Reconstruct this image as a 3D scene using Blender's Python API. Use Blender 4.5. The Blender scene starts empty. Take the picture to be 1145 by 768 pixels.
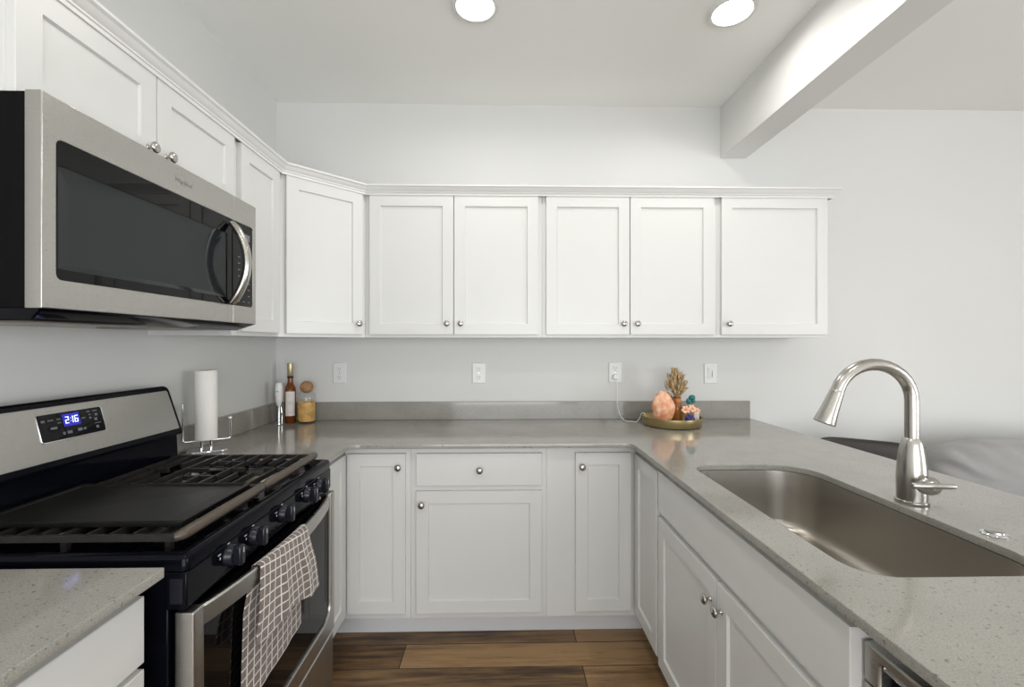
import bpy, bmesh, math, random
from mathutils import Vector, Matrix, noise
R = math.radians
random.seed(7)
scene = bpy.context.scene
COL = scene.collection

# ------------------------------------------------------------------ camera
F_PX, YAW, CAM_H = 506.2, 0.0224, 1.357
cam_data = bpy.data.cameras.new('camera')
cam_data.sensor_fit = 'HORIZONTAL'
cam_data.sensor_width = 36.0
cam_data.lens = F_PX * 36.0 / 1145.0
cam_data.clip_start = 0.02
cam = bpy.data.objects.new('camera', cam_data)
COL.objects.link(cam)
cam.location = (0, 0, CAM_H)
cam.rotation_euler = (R(90), 0, -YAW)
scene.camera = cam

# ------------------------------------------------------------------ view / world / light
scene.view_settings.view_transform = 'Standard'
scene.view_settings.look = 'None'
scene.view_settings.gamma = 1.0
scene.view_settings.use_curve_mapping = False
scene.view_settings.exposure = 0.0

world = bpy.data.worlds.new('world')
scene.world = world
world.use_nodes = True
bg = world.node_tree.nodes['Background']
bg.inputs['Color'].default_value = (0.95, 0.98, 1.0, 1)
bg.inputs['Strength'].default_value = 1.0

def area(name, loc, rot, sx, sy, power, col=(1, 1, 1), shape='RECTANGLE', spread=180):
    l = bpy.data.lights.new(name, 'AREA')
    l.shape = shape
    l.size = sx
    if shape == 'RECTANGLE':
        l.size_y = sy
    l.energy = power
    l.color = col
    l.spread = R(spread)
    o = bpy.data.objects.new(name, l)
    o.location = loc
    o.rotation_euler = rot
    COL.objects.link(o)
    return o

DOWNLIGHT_W = 3.9
WARM = (1.0, 0.965, 0.92)
# daylight through the living-room patio door (right wall) and the windows behind the camera
area('daylight_right', (5.12, -1.15, 1.15), (0, R(90), 0), 2.0, 2.2, 100, (0.97, 0.985, 1.0))
area('daylight_rear', (0.8, -3.12, 1.14), (R(90), 0, 0), 3.4, 2.0, 108, (0.97, 0.985, 1.0))

# ------------------------------------------------------------------ materials
def nodes_of(m):
    m.use_nodes = True
    nt = m.node_tree
    return nt, nt.nodes, nt.links, nt.nodes['Principled BSDF']

def setp(p, **kw):
    names = dict(col='Base Color', rough='Roughness', metal='Metallic', spec='Specular IOR Level', coat='Coat Weight',
                 coatr='Coat Roughness', trans='Transmission Weight', ior='IOR', sss='Subsurface Weight',
                 ecol='Emission Color', estr='Emission Strength', sheen='Sheen Weight', alpha='Alpha', aniso='Anisotropic')
    for k, v in kw.items():
        if k in ('col', 'ecol'):
            v = (*v, 1)
        p.inputs[names[k]].default_value = v

def noise_node(nt, scale, detail=3, rough=.5, stretch=None, coord='Object'):
    tc = nt.nodes.new('ShaderNodeTexCoord')
    mp = nt.nodes.new('ShaderNodeMapping')
    n = nt.nodes.new('ShaderNodeTexNoise')
    nt.links.new(tc.outputs[coord], mp.inputs['Vector'])
    nt.links.new(mp.outputs['Vector'], n.inputs['Vector'])
    if stretch:
        mp.inputs['Scale'].default_value = stretch
    n.inputs['Scale'].default_value = scale
    n.inputs['Detail'].default_value = detail
    n.inputs['Roughness'].default_value = rough
    return n

def ramp(nt, src, stops):
    r = nt.nodes.new('ShaderNodeValToRGB')
    nt.links.new(src, r.inputs['Fac'])
    els = r.color_ramp.elements
    while len(els) < len(stops):
        els.new(0.5)
    for e, (p, c) in zip(els, stops):
        e.position = p
        e.color = (*c, 1) if len(c) == 3 else c
    return r

def mat(name, col, rough=.5, metal=0, bump=None, var=None, **kw):
    m = bpy.data.materials.new(name)
    nt, ns, ln, p = nodes_of(m)
    setp(p, col=col, rough=rough, metal=metal, **kw)
    if var:                                         # (scale, amount): slight tone variation of the material itself
        n = noise_node(nt, var[0], 4)
        a = var[1]
        r = ramp(nt, n.outputs['Fac'], [(.3, tuple(c * (1 - a) for c in col)), (.7, tuple(min(1, c * (1 + a)) for c in col))])
        ln.new(r.outputs['Color'], p.inputs['Base Color'])
    if bump:                                        # (scale, strength, stretch)
        n = noise_node(nt, bump[0], 4, stretch=bump[2] if len(bump) > 2 else None)
        b = ns.new('ShaderNodeBump')
        b.inputs['Strength'].default_value = bump[1]
        b.inputs['Distance'].default_value = .002
        ln.new(n.outputs['Fac'], b.inputs['Height'])
        ln.new(b.outputs['Normal'], p.inputs['Normal'])
    return m

def brushed(name, col, rough, stretch, amt=.12):
    m = bpy.data.materials.new(name)
    nt, ns, ln, p = nodes_of(m)
    setp(p, col=col, rough=rough, metal=1.0)
    n = noise_node(nt, 60, 3, stretch=stretch)
    r = ramp(nt, n.outputs['Fac'], [(.3, (rough - amt * .5,) * 3), (.7, (rough + amt,) * 3)])
    ln.new(r.outputs['Color'], p.inputs['Roughness'])
    b = ns.new('ShaderNodeBump')
    b.inputs['Strength'].default_value = .06
    b.inputs['Distance'].default_value = .001
    ln.new(n.outputs['Fac'], b.inputs['Height'])
    ln.new(b.outputs['Normal'], p.inputs['Normal'])
    return m

M = {}
M['wall'] = mat('wall_paint', (.68, .685, .67), .75, bump=(180, .08), var=(1.5, .01))
M['ceiling'] = mat('ceiling_paint', (.88, .885, .865), .85, bump=(140, .1))
M['white'] = mat('cabinet_paint', (.665, .67, .655), .34, bump=(40, .015), var=(3, .008))
M['trimwhite'] = mat('trim_paint', (.72, .722, .708), .35, bump=(40, .015))
M['kick'] = mat('kick_paint', (.66, .67, .68), .45, bump=(40, .02))
M['carcass'] = mat('carcass_wood', (.55, .52, .47), .6, bump=(30, .05, (1, 20, 1)))
M['steel'] = brushed('brushed_steel', (.45, .44, .415), .30, (1, .03, 30))
M['steel_v'] = mat('satin_steel', (.47, .455, .425), .25, 1.0, bump=(60, .015))
M['sinksteel'] = brushed('sink_steel', (.46, .435, .395), .32, (3, .5, 3), .04)
M['nickel'] = mat('satin_nickel', (.48, .465, .44), .22, 1.0, bump=(60, .02))
M['chrome'] = mat('chrome', (.82, .83, .85), .07, 1.0, bump=(30, .005))
M['black_enamel'] = mat('black_enamel', (.003, .0034, .006), .10, spec=.10, bump=(20, .004))
M['black_plastic'] = mat('black_plastic', (.003, .003, .0035), .6, spec=.08, bump=(90, .03))
M['knob_black'] = mat('knob_black', (.010, .011, .017), .25, spec=.35, bump=(60, .01))
M['black_glass'] = mat('black_glass', (.003, .003, .0035), .03, spec=.2, bump=(3, .003))
M['mw_mesh'] = mat('oven_window_mesh', (.018, .021, .023), .05, spec=.24, bump=(300, .02))
M['iron'] = mat('cast_iron', (.018, .016, .014), .40, spec=.35, bump=(160, .18), var=(20, .25))
M['iron_rail'] = mat('iron_rail_sheen', (.075, .058, .042), .36, bump=(160, .12), var=(14, .2))  # black iron; the brown paints the rail's reflected sheen into its colour
M['griddle'] = mat('seasoned_griddle', (.011, .011, .010), .36, spec=.3, bump=(120, .08), var=(9, .35))
M['burner'] = mat('burner_alloy', (.42, .38, .33), .38, .9, bump=(80, .05), var=(12, .15))
M['plate'] = mat('outlet_plastic', (.78, .79, .78), .35, bump=(60, .01))
M['slot'] = mat('outlet_slot', (.05, .05, .05), .6, bump=(60, .01))
M['paper'] = mat('paper_towel', (.82, .80, .76), .9, bump=(70, .5))
M['cardboard'] = mat('cardboard', (.35, .24, .15), .9, bump=(50, .1))
M['frother'] = mat('frother_white', (.80, .79, .76), .3, bump=(60, .01))
M['grey_print'] = mat('grey_print', (.25, .25, .25), .6, bump=(60, .01))
M['amber_glass'] = mat('amber_bottle_glass', (.30, .085, .012), .05, trans=.55, ior=1.45, bump=(5, .01))
M['label'] = mat('paper_label', (.78, .74, .70), .6, bump=(80, .03), var=(25, .03))
M['foil'] = mat('gold_foil', (.50, .42, .26), .35, .8, bump=(60, .05))
M['foil_dark'] = mat('dark_foil_band', (.03, .02, .02), .35, bump=(60, .05))
M['cork'] = mat('cork', (.40, .215, .10), .8, bump=(90, .3), var=(45, .25))
M['pasta'] = mat('dry_pasta', (.78, .50, .17), .5, bump=(60, .1), var=(30, .25))
M['brass'] = brushed('brushed_brass', (.48, .385, .20), .30, (3, 3, 40), .06)
M['cord'] = mat('white_cord', (.80, .80, .79), .45, bump=(60, .01))
M['grass'] = mat('dried_grass', (.46, .33, .18), .8, bump=(120, .3), var=(60, .3))  # assumed unseen pair, added to light the near worktops and floor
M['vase'] = mat('amber_vase_glass', (.42, .17, .04), .10, trans=.35, ior=1.45, bump=(10, .02))
M['vase_band'] = mat('orange_band', (.60, .16, .03), .35, bump=(40, .03))
M['blackwire'] = mat('black_wire', (.01, .012, .012), .4, bump=(40, .03))
M['petal'] = mat('peach_petal', (.85, .52, .36), .6, var=(60, .2), bump=(60, .1))
M['petal_mid'] = mat('orange_centre', (.80, .30, .05), .6, bump=(60, .2))
M['petal_red'] = mat('red_bead', (.45, .03, .05), .4, bump=(60, .1))
M['cobalt'] = mat('cobalt_stone', (.02, .016, .16), .12, bump=(30, .15), var=(35, .5))
M['quartzpt'] = mat('clear_quartz', (.80, .78, .76), .18, trans=.3, bump=(30, .1))
M['teal'] = mat('teal_stone', (.01, .16, .15), .3, bump=(50, .2), var=(40, .3))
M['leather'] = mat('dark_leather', (.022, .018, .016), .38, bump=(220, .12), var=(8, .2))
M['chairleg'] = mat('black_chair_metal', (.012, .012, .012), .4, bump=(60, .02))
M['sofa'] = mat('grey_sofa_fabric', (.29, .285, .28), .95, bump=(420, .35), var=(5, .05), sheen=.3)
M['sofa_frame'] = mat('grey_sofa_frame_fabric', (.22, .215, .21), .95, bump=(420, .35), sheen=.3)
M['print'] = mat('white_print', (.55, .56, .60), .5, bump=(60, .01))
M['print_dim'] = mat('grey_legend', (.16, .17, .20), .5, bump=(60, .01))

def emit(name, col, s):
    m = bpy.data.materials.new(name)
    nt, ns, ln, p = nodes_of(m)
    setp(p, col=(0.02, 0.02, 0.02), ecol=col, estr=s)
    n = noise_node(nt, 8, 1)
    r = ramp(nt, n.outputs['Fac'], [(0, (s * .99,) * 3), (1, (s * 1.01,) * 3)])
    ln.new(r.outputs['Color'], p.inputs['Emission Strength'])
    return m
M['lens'] = emit('lit_lens', (1, .97, .92), 12)
M['led_digit'] = emit('lit_digit', (.50, .55, 1.0), 3.5)
M['led_glow'] = emit('lit_screen', (.010, .012, .60), .75)

def quartz():
    m = bpy.data.materials.new('grey_quartz')
    nt, ns, ln, p = nodes_of(m)
    setp(p, rough=.09, spec=.55)
    base = noise_node(nt, 6, 3)
    br = ramp(nt, base.outputs['Fac'], [(.3, (.285, .276, .248)), (.7, (.335, .325, .295))])
    fine = noise_node(nt, 420, 2)
    fr = ramp(nt, fine.outputs['Fac'], [(.35, (.82, .82, .83)), (.65, (1.12, 1.12, 1.1))])
    mul = ns.new('ShaderNodeMix'); mul.data_type = 'RGBA'; mul.blend_type = 'MULTIPLY'; mul.inputs[0].default_value = 1
    ln.new(br.outputs['Color'], mul.inputs[6]); ln.new(fr.outputs['Color'], mul.inputs[7])
    v = noise_node(nt, 130, 2)
    vr = ramp(nt, v.outputs['Fac'], [(.63, (0, 0, 0)), (.74, (1, 1, 1))])
    mx = ns.new('ShaderNodeMix'); mx.data_type = 'RGBA'
    ln.new(vr.outputs['Color'], mx.inputs[0]); ln.new(mul.outputs[2], mx.inputs[6])
    mx.inputs[7].default_value = (.13, .12, .105, 1)
    ln.new(mx.outputs[2], p.inputs['Base Color'])
    return m
M['quartz'] = quartz()

def floor_mat():
    m = bpy.data.materials.new('dark_wood_planks')
    nt, ns, ln, p = nodes_of(m)
    setp(p, rough=.42)
    tc = ns.new('ShaderNodeTexCoord')
    br = ns.new('ShaderNodeTexBrick')
    br.offset = .37
    br.inputs['Scale'].default_value = 1
    br.inputs['Brick Width'].default_value = 1.22
    br.inputs['Row Height'].default_value = .152
    br.inputs['Mortar Size'].default_value = .0022
    br.inputs['Color1'].default_value = (.0, .0, .0, 1)
    br.inputs['Color2'].default_value = (1, 1, 1, 1)
    br.inputs['Mortar'].default_value = (.5, .5, .5, 1)
    mp = ns.new('ShaderNodeMapping'); mp.inputs['Location'].default_value = (.43, .077, 0)
    ln.new(tc.outputs['Object'], mp.inputs['Vector']); ln.new(mp.outputs['Vector'], br.inputs['Vector'])
    g = noise_node(nt, 2.2, 8, .65, (1.4, 14, 1))
    g2 = noise_node(nt, 1.1, 3, .5, (1, 3.5, 1))
    def mth(op, a, b):
        n = ns.new('ShaderNodeMath'); n.operation = op
        for i, x in enumerate((a, b)):
            if isinstance(x, (int, float)): n.inputs[i].default_value = x
            else: ln.new(x, n.inputs[i])
        return n.outputs[0]
    s = mth('ADD', mth('MULTIPLY', br.outputs['Color'], .22), mth('MULTIPLY', g.outputs['Fac'], .62))
    s = mth('ADD', s, mth('MULTIPLY', g2.outputs['Fac'], .30))
    r = ramp(nt, s, [(.36, (.014, .008, .005)), (.45, (.060, .032, .013)), (.54, (.165, .092, .036)), (.70, (.33, .205, .098))])
    mx = ns.new('ShaderNodeMix'); mx.data_type = 'RGBA'
    ln.new(br.outputs['Fac'], mx.inputs[0]); ln.new(r.outputs['Color'], mx.inputs[6]); mx.inputs[7].default_value = (.015, .010, .007, 1)
    ln.new(mx.outputs[2], p.inputs['Base Color'])
    b = ns.new('ShaderNodeBump'); b.inputs['Strength'].default_value = .25; b.inputs['Distance'].default_value = .003
    ln.new(g.outputs['Fac'], b.inputs['Height']); ln.new(b.outputs['Normal'], p.inputs['Normal'])
    return m
M['floor'] = floor_mat()

def towel_mat():
    m = bpy.data.materials.new('checked_towel')
    nt, ns, ln, p = nodes_of(m)
    setp(p, rough=.95, sheen=.3)
    tc = ns.new('ShaderNodeTexCoord')
    sp = ns.new('ShaderNodeSeparateXYZ')
    ln.new(tc.outputs['UV'], sp.inputs[0])
    masks = []
    for ax in ('X', 'Y'):
        f = ns.new('ShaderNodeMath'); f.operation = 'FRACT'
        ln.new(sp.outputs[ax], f.inputs[0])
        l = ns.new('ShaderNodeMath'); l.operation = 'LESS_THAN'; l.inputs[1].default_value = .15
        ln.new(f.outputs[0], l.inputs[0])
        masks.append(l.outputs[0])
    mxm = ns.new('ShaderNodeMath'); mxm.operation = 'MAXIMUM'
    ln.new(masks[0], mxm.inputs[0]); ln.new(masks[1], mxm.inputs[1])
    n = noise_node(nt, 160, 2)
    r = ramp(nt, n.outputs['Fac'], [(.3, (.115, .090, .078)), (.7, (.215, .175, .155))])
    mx = ns.new('ShaderNodeMix'); mx.data_type = 'RGBA'
    ln.new(mxm.outputs[0], mx.inputs[0]); ln.new(r.outputs['Color'], mx.inputs[6]); mx.inputs[7].default_value = (.74, .70, .65, 1)
    ln.new(mx.outputs[2], p.inputs['Base Color'])
    b = ns.new('ShaderNodeBump'); b.inputs['Strength'].default_value = .4; b.inputs['Distance'].default_value = .002
    ln.new(n.outputs['Fac'], b.inputs['Height']); ln.new(b.outputs['Normal'], p.inputs['Normal'])
    return m
M['towel'] = towel_mat()

def salt_mat():
    m = bpy.data.materials.new('himalayan_salt')
    nt, ns, ln, p = nodes_of(m)
    setp(p, rough=.5, sss=.35)
    p.inputs['Subsurface Radius'].default_value = (.03, .012, .006)
    n = noise_node(nt, 22, 5, .6)
    r = ramp(nt, n.outputs['Fac'], [(.32, (.62, .20, .07)), (.50, (.80, .42, .25)), (.66, (.86, .66, .56))])
    ln.new(r.outputs['Color'], p.inputs['Base Color'])
    b = ns.new('ShaderNodeBump'); b.inputs['Strength'].default_value = .5; b.inputs['Distance'].default_value = .006
    ln.new(n.outputs['Fac'], b.inputs['Height']); ln.new(b.outputs['Normal'], p.inputs['Normal'])
    return m
M['salt'] = salt_mat()

def clear_glass():
    m = bpy.data.materials.new('clear_glass')
    nt, ns, ln, p = nodes_of(m)
    ns.remove(p)
    out = ns['Material Output']
    tr = ns.new('ShaderNodeBsdfTransparent'); tr.inputs[0].default_value = (.95, .95, .95, 1)
    gl = ns.new('ShaderNodeBsdfGlossy'); gl.inputs['Roughness'].default_value = .04
    lw = ns.new('ShaderNodeLayerWeight'); lw.inputs['Blend'].default_value = .35
    fr = ramp(nt, lw.outputs['Facing'], [(0, (.05,) * 3), (.6, (.08,) * 3), (1, (.65,) * 3)])
    mx = ns.new('ShaderNodeMixShader')
    ln.new(fr.outputs[0], mx.inputs[0]); ln.new(tr.outputs[0], mx.inputs[1]); ln.new(gl.outputs[0], mx.inputs[2])
    ln.new(mx.outputs[0], out.inputs['Surface'])
    return m
M['clear'] = clear_glass()

# ------------------------------------------------------------------ mesh helpers
class MB:
    def __init__(self):
        self.bm = bmesh.new()
    def v(self, *p):
        return self.bm.verts.new(p)
    def box(self, x0, x1, y0, y1, z0, z1):
        vs = [self.v(x, y, z) for z in (z0, z1) for x, y in ((x0, y0), (x1, y0), (x1, y1), (x0, y1))]
        for f in ((3, 2, 1, 0), (4, 5, 6, 7), (0, 1, 5, 4), (1, 2, 6, 5), (2, 3, 7, 6), (3, 0, 4, 7)):
            self.bm.faces.new([vs[i] for i in f])
        return self
    def loft(self, rings, cap0=True, cap1=True, closed=True, loop=False):
        rv = [[self.v(*p) for p in r] for r in rings]
        n = len(rv[0])
        pairs = list(zip(rv, rv[1:])) + ([(rv[-1], rv[0])] if loop else [])
        for a, b in pairs:
            for i in range(n if closed else n - 1):
                j = (i + 1) % n
                self.bm.faces.new((a[i], a[j], b[j], b[i]))
        if not loop:
            if cap0: self.bm.faces.new(list(reversed(rv[0])))
            if cap1: self.bm.faces.new(rv[-1])
        return self
    def lathe(self, prof, n=24, mtx=None, cap=True):
        rings = []
        for r, z in prof:
            ring = [Vector((max(r, 1e-5) * math.cos(2 * math.pi * i / n), max(r, 1e-5) * math.sin(2 * math.pi * i / n), z)) for i in range(n)]
            rings.append([tuple(mtx @ p) if mtx else tuple(p) for p in ring])
        return self.loft(rings, cap, cap)
    def tube(self, pts, r, n=10, loop=False, sq=None):
        P = [Vector(p) for p in pts]
        k = len(P)
        rad = r if isinstance(r, (list, tuple)) else [r] * k
        up = None
        rings = []
        for i in range(k):
            if loop: t = P[(i + 1) % k] - P[i - 1]
            else: t = P[min(i + 1, k - 1)] - P[max(i - 1, 0)]
            t.normalize()
            if up is None:
                a = Vector((0, 0, 1)) if abs(t.z) < .9 else Vector((1, 0, 0))
                up = (a - t * a.dot(t)).normalized()
            else:
                up = (up - t * up.dot(t)).normalized()
            s = t.cross(up)
            rings.append([tuple(P[i] + up * (rad[i] * math.cos(2 * math.pi * j / n)) + s * (rad[i] * (sq or 1) * math.sin(2 * math.pi * j / n))) for j in range(n)])
        return self.loft(rings, loop=loop)
    def prism(self, pts, z0, z1, axis='z'):
        def c(a, b, w):
            return {'z': (a, b, w), 'y': (a, w, b), 'x': (w, a, b)}[axis]
        return self.loft([[c(a, b, z0) for a, b in pts], [c(a, b, z1) for a, b in pts]])
    def ell(self, c, rx, ry, rz, n=16, m=10, mtx=None):
        rings = []
        for j in range(m + 1):
            th = math.pi * j / m
            rr, z = max(math.sin(th), 1e-3), -math.cos(th)
            ring = [Vector((rx * rr * math.cos(2 * math.pi * i / n), ry * rr * math.sin(2 * math.pi * i / n), rz * z)) for i in range(n)]
            rings.append([tuple((mtx @ p if mtx else p) + Vector(c)) for p in ring])
        return self.loft(rings)
    def build(self, name, material, parent=None, smooth=35, bevel=0, seg=2, subsurf=0):
        bmesh.ops.recalc_face_normals(self.bm, faces=self.bm.faces)
        me = bpy.data.meshes.new(name)
        self.bm.to_mesh(me)
        self.bm.free()
        return finish(name, me, material, parent, smooth, bevel, seg, subsurf)

def finish(name, me, material, parent=None, smooth=35, bevel=0, seg=2, subsurf=0):
    me.materials.clear()
    me.materials.append(M[material])
    if smooth:
        me.polygons.foreach_set('use_smooth', [True] * len(me.polygons))
        me.set_sharp_from_angle(angle=R(smooth))
    o = bpy.data.objects.new(name, me)
    COL.objects.link(o)
    if parent:
        o.parent = parent
    if bevel:
        b = o.modifiers.new('bevel', 'BEVEL')
        b.width = bevel; b.segments = seg; b.limit_method = 'ANGLE'; b.angle_limit = R(40)
    if subsurf:
        s = o.modifiers.new('sub', 'SUBSURF'); s.levels = subsurf; s.render_levels = subsurf
    return o

def plate_mesh(loops, depth, bevel=0.0, mtx=None, res=2):
    """flat plate with holes: first loop outer, others holes; centred on z=0 of mtx, total thickness depth"""
    cu = bpy.data.curves.new('tmp', 'CURVE')
    cu.dimensions = '2D'; cu.fill_mode = 'BOTH'
    cu.extrude = depth / 2 - bevel; cu.bevel_depth = bevel; cu.bevel_resolution = res; cu.offset = -bevel
    for lp in loops:
        s = cu.splines.new('POLY')
        s.points.add(len(lp) - 1)
        for q, (x, y) in zip(s.points, lp):
            q.co = (x, y, 0, 1)
        s.use_cyclic_u = True
    o = bpy.data.objects.new('tmp', cu)
    COL.objects.link(o)
    dg = bpy.context.evaluated_depsgraph_get(); dg.update()
    me = bpy.data.meshes.new_from_object(o.evaluated_get(dg))
    bpy.data.objects.remove(o); bpy.data.curves.remove(cu)
    if mtx: me.transform(mtx)
    return me

def text_mesh(txt, size, depth=.0004, mtx=None, shear=0, align='CENTER'):
    cu = bpy.data.curves.new('tmp', 'FONT')
    cu.body = txt; cu.size = size; cu.extrude = depth; cu.align_x = align; cu.align_y = 'CENTER'; cu.shear = shear
    o = bpy.data.objects.new('tmp', cu)
    COL.objects.link(o)
    dg = bpy.context.evaluated_depsgraph_get(); dg.update()
    me = bpy.data.meshes.new_from_object(o.evaluated_get(dg))
    bpy.data.objects.remove(o); bpy.data.curves.remove(cu)
    if mtx: me.transform(mtx)
    return me

def rrect(x0, x1, y0, y1, r, n=6):
    rs = r if isinstance(r, (list, tuple)) else (r,) * 4      # order: (x1,y1),(x0,y1),(x0,y0),(x1,y0)
    out = []
    for (cx, cy, a0), q in zip(((x1, y1, 0), (x0, y1, 90), (x0, y0, 180), (x1, y0, 270)), rs):
        sx = -1 if cx == x1 else 1
        sy = -1 if cy == y1 else 1
        for i in range(n + 1):
            a = R(a0 + 90 * i / n)
            out.append((cx + sx * q + q * math.cos(a), cy + sy * q + q * math.sin(a)))
    return out

def fillet(pts, radii, n=6):
    out = []
    k = len(pts)
    for i in range(k):
        p, r = Vector(pts[i]), radii[i]
        if r <= 0:
            out.append(tuple(p)); continue
        a = (Vector(pts[i - 1]) - p).normalized(); b = (Vector(pts[(i + 1) % k]) - p).normalized()
        p0, p1 = p + a * r, p + b * r
        for j in range(n + 1):
            t = j / n
            out.append(tuple(p0 * (1 - t) ** 2 + p * 2 * t * (1 - t) + p1 * t * t))
    return out

def props(o, label, cat, group=None, kind=None):
    if label: o['label'] = label
    if cat: o['category'] = cat
    if group: o['group'] = group
    if kind: o['kind'] = kind
    return o

def thing(name, label, cat, loc=(0, 0, 0), rz=0, group=None):
    o = bpy.data.objects.new(name, None)
    o.empty_display_size = .05
    COL.objects.link(o)
    o.location = loc
    o.rotation_euler = (0, 0, rz)
    return props(o, label, cat, group)

def struct(o):
    o['kind'] = 'structure'
    return o

def copy_tree(o, parent=None):
    c = o.copy()
    COL.objects.link(c)
    if parent: c.parent = parent
    for ch in list(o.children):
        copy_tree(ch, c)
    return c

# ------------------------------------------------------------------ key dimensions (metres)
XL, YB, ZC = -1.308, 2.659, 2.758          # left wall, back wall, ceiling
XR, YF = 5.20, -3.20                        # living-room wall, wall behind the camera
CT, SLAB = 0.914, 0.020                     # counter top height and slab thickness

# ------------------------------------------------------------------ structure
T = .12
struct(MB().box(XL - T, XR + T, YF - T, YB + T, -.10, 0).build('floor', 'floor'))
struct(MB().box(XL - T, XR + T, YF - T, YB + T, ZC, ZC + .10).build('ceiling', 'ceiling'))
struct(MB().box(XL - T, XR + T, YB, YB + T, 0, ZC).build('wall_back', 'wall'))
struct(MB().box(XL - T, XL, YF, YB, 0, ZC).build('wall_left', 'wall'))
w = MB()                                     # right wall with the patio-door opening
w.box(XR, XR + T, YF, -2.30, 0, ZC).box(XR, XR + T, 0, YB, 0, ZC).box(XR, XR + T, -2.30, 0, 2.20, ZC).box(XR, XR + T, -2.30, 0, 0, .06)
struct(w.build('wall_right', 'wall'))
w = MB()                                     # wall behind the camera with a wide window
w.box(XL, -1.0, YF - T, YF, 0, ZC).box(2.6, XR, YF - T, YF, 0, ZC).box(-1.0, 2.6, YF - T, YF, 2.2, ZC).box(-1.0, 2.6, YF - T, YF, 0, .06)
struct(w.build('wall_front', 'wall'))
def window(name, horizontal, a0, a1, z0, z1, pos):
    m = MB()
    def b(a, c, zz0, zz1, d=.03):
        if horizontal: m.box(a, c, pos - d, pos + d, zz0, zz1)
        else: m.box(pos - d, pos + d, a, c, zz0, zz1)
    f = .06
    b(a0, a0 + f, z0, z1); b(a1 - f, a1, z0, z1); b(a0 + f, a1 - f, z0, z0 + f); b(a0 + f, a1 - f, z1 - f, z1)
    mid = (a0 + a1) / 2
    b(mid - .035, mid + .035, z0 + f, z1 - f)
    return struct(m.build(name, 'trimwhite', bevel=.003))
window('window_1', False, -2.30, .0, .06, 2.20, XR + .06)
window('window_2', True, -1.0, 2.6, .06, 2.2, YF - .06)
struct(MB().box(1.297, 1.447, -2.2, YB, 2.455, ZC).build('trim_1', 'trimwhite', bevel=.002))          # ceiling beam
struct(MB().box(1.56, XR, YB - .014, YB, 0, .09).build('baseboard_back', 'trimwhite', bevel=.004))

# crown moulding along the wall cabinets
def sweep(path, prof):
    P = [Vector(p) for p in path]
    rings = []
    for i, p in enumerate(P):
        ns_ = []
        for a, b in ((i - 1, i), (i, i + 1)):
            if a >= 0 and b < len(P):
                d = (P[b] - P[a]).normalized()
                ns_.append(Vector((d.y, -d.x)))
        nrm = sum(ns_, Vector((0, 0)))
        nrm = nrm / nrm.length
        k = 1 / nrm.dot(ns_[0])
        rings.append([(p.x + nrm.x * o * k, p.y + nrm.y * o * k, z) for o, z in prof])
    return MB().loft(rings)
UF = 2.352                                    # front of the back wall cabinet boxes
prof = [(0, 2.134), (.0200, 2.132), (.0200, 2.1165), (.0235, 2.1165), (.0235, 2.127), (.0275, 2.129), (.0275, 2.134), (.034, 2.139), (.040, 2.148),
        (.0425, 2.152), (.047, 2.154), (.050, 2.157), (.050, 2.164), (0, 2.164)]
struct(sweep([(-1.003, .90), (-1.003, 2.055), (-.704, UF), (1.711, UF), (1.711, YB)], prof).build('trim_2', 'trimwhite', smooth=25))

# ------------------------------------------------------------------ cabinets
def shaker(m, x0, x1, z0, z1, y=-.019, st=.055, rec=.008, t=.019):
    """frame-and-panel front whose face is at y, thickness t going +y"""
    a, b, c, d = x0 + st, x1 - st, z0 + st, z1 - st
    s = .003
    rings = [[(x0, y + t, z0), (x1, y + t, z0), (x1, y + t, z1), (x0, y + t, z1)],
             [(x0, y + .0012, z0), (x1, y + .0012, z0), (x1, y + .0012, z1), (x0, y + .0012, z1)],
             [(x0 + .0012, y, z0 + .0012), (x1 - .0012, y, z0 + .0012), (x1 - .0012, y, z1 - .0012), (x0 + .0012, y, z1 - .0012)],
             [(a, y, c), (b, y, c), (b, y, d), (a, y, d)],
             [(a + s, y + rec, c + s), (b - s, y + rec, c + s), (b - s, y + rec, d - s), (a + s, y + rec, d - s)]]
    return m.loft(rings)
def slab(m, x0, x1, z0, z1, y=-.019, t=.019):
    e = .0015
    return m.loft([[(x0, y + t, z0), (x1, y + t, z0), (x1, y + t, z1), (x0, y + t, z1)],
                   [(x0, y + e, z0), (x1, y + e, z0), (x1, y + e, z1), (x0, y + e, z1)],
                   [(x0 + e, y, z0 + e), (x1 - e, y, z0 + e), (x1 - e, y, z1 - e), (x0 + e, y, z1 - e)]])
KNOB = [(.0055, 0), (.0075, .001), (.0055, .003), (.0045, .009), (.0055, .013), (.0125, .017), (.0150, .020), (.0152, .023), (.0125, .0265), (.007, .0285), (.0005, .029)]
def knob(parent, x, z, y=-.019):
    mt = Matrix.Translation((x, y, z)) @ Matrix.Rotation(R(90), 4, 'X')
    o = MB().lathe(KNOB, 20, mt).build('knob', 'nickel', parent, smooth=50)
    o['label'] = 'round satin nickel knob'
    return o
def front(parent, kind, x0, x1, z0, z1, kx=None, kz=None):
    m = MB()
    (shaker if kind == 'door' else slab)(m, x0, x1, z0, z1)
    o = m.build(kind if kind == 'door' else 'drawer_front' if kind == 'drawer' else 'false_front', 'white', parent, smooth=20)
    if kx is not None:
        knob(o, kx, kz)
    return o

def cabinet(name, label, cat, loc, rz, width, depth, z0, z1, group=None, under=None):
    """local x along the front, y into the cabinet, front plane of the box at y=0"""
    t = thing(name, label, cat, loc, rz, group)
    m = MB().box(0, width, 0, depth, z0, z1)
    m.build('body', 'white', t, bevel=.0006, seg=1)
    return t

WU0, WU1 = 1.387, 2.135
G = 'white wall cabinets'
e = .0003
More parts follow.
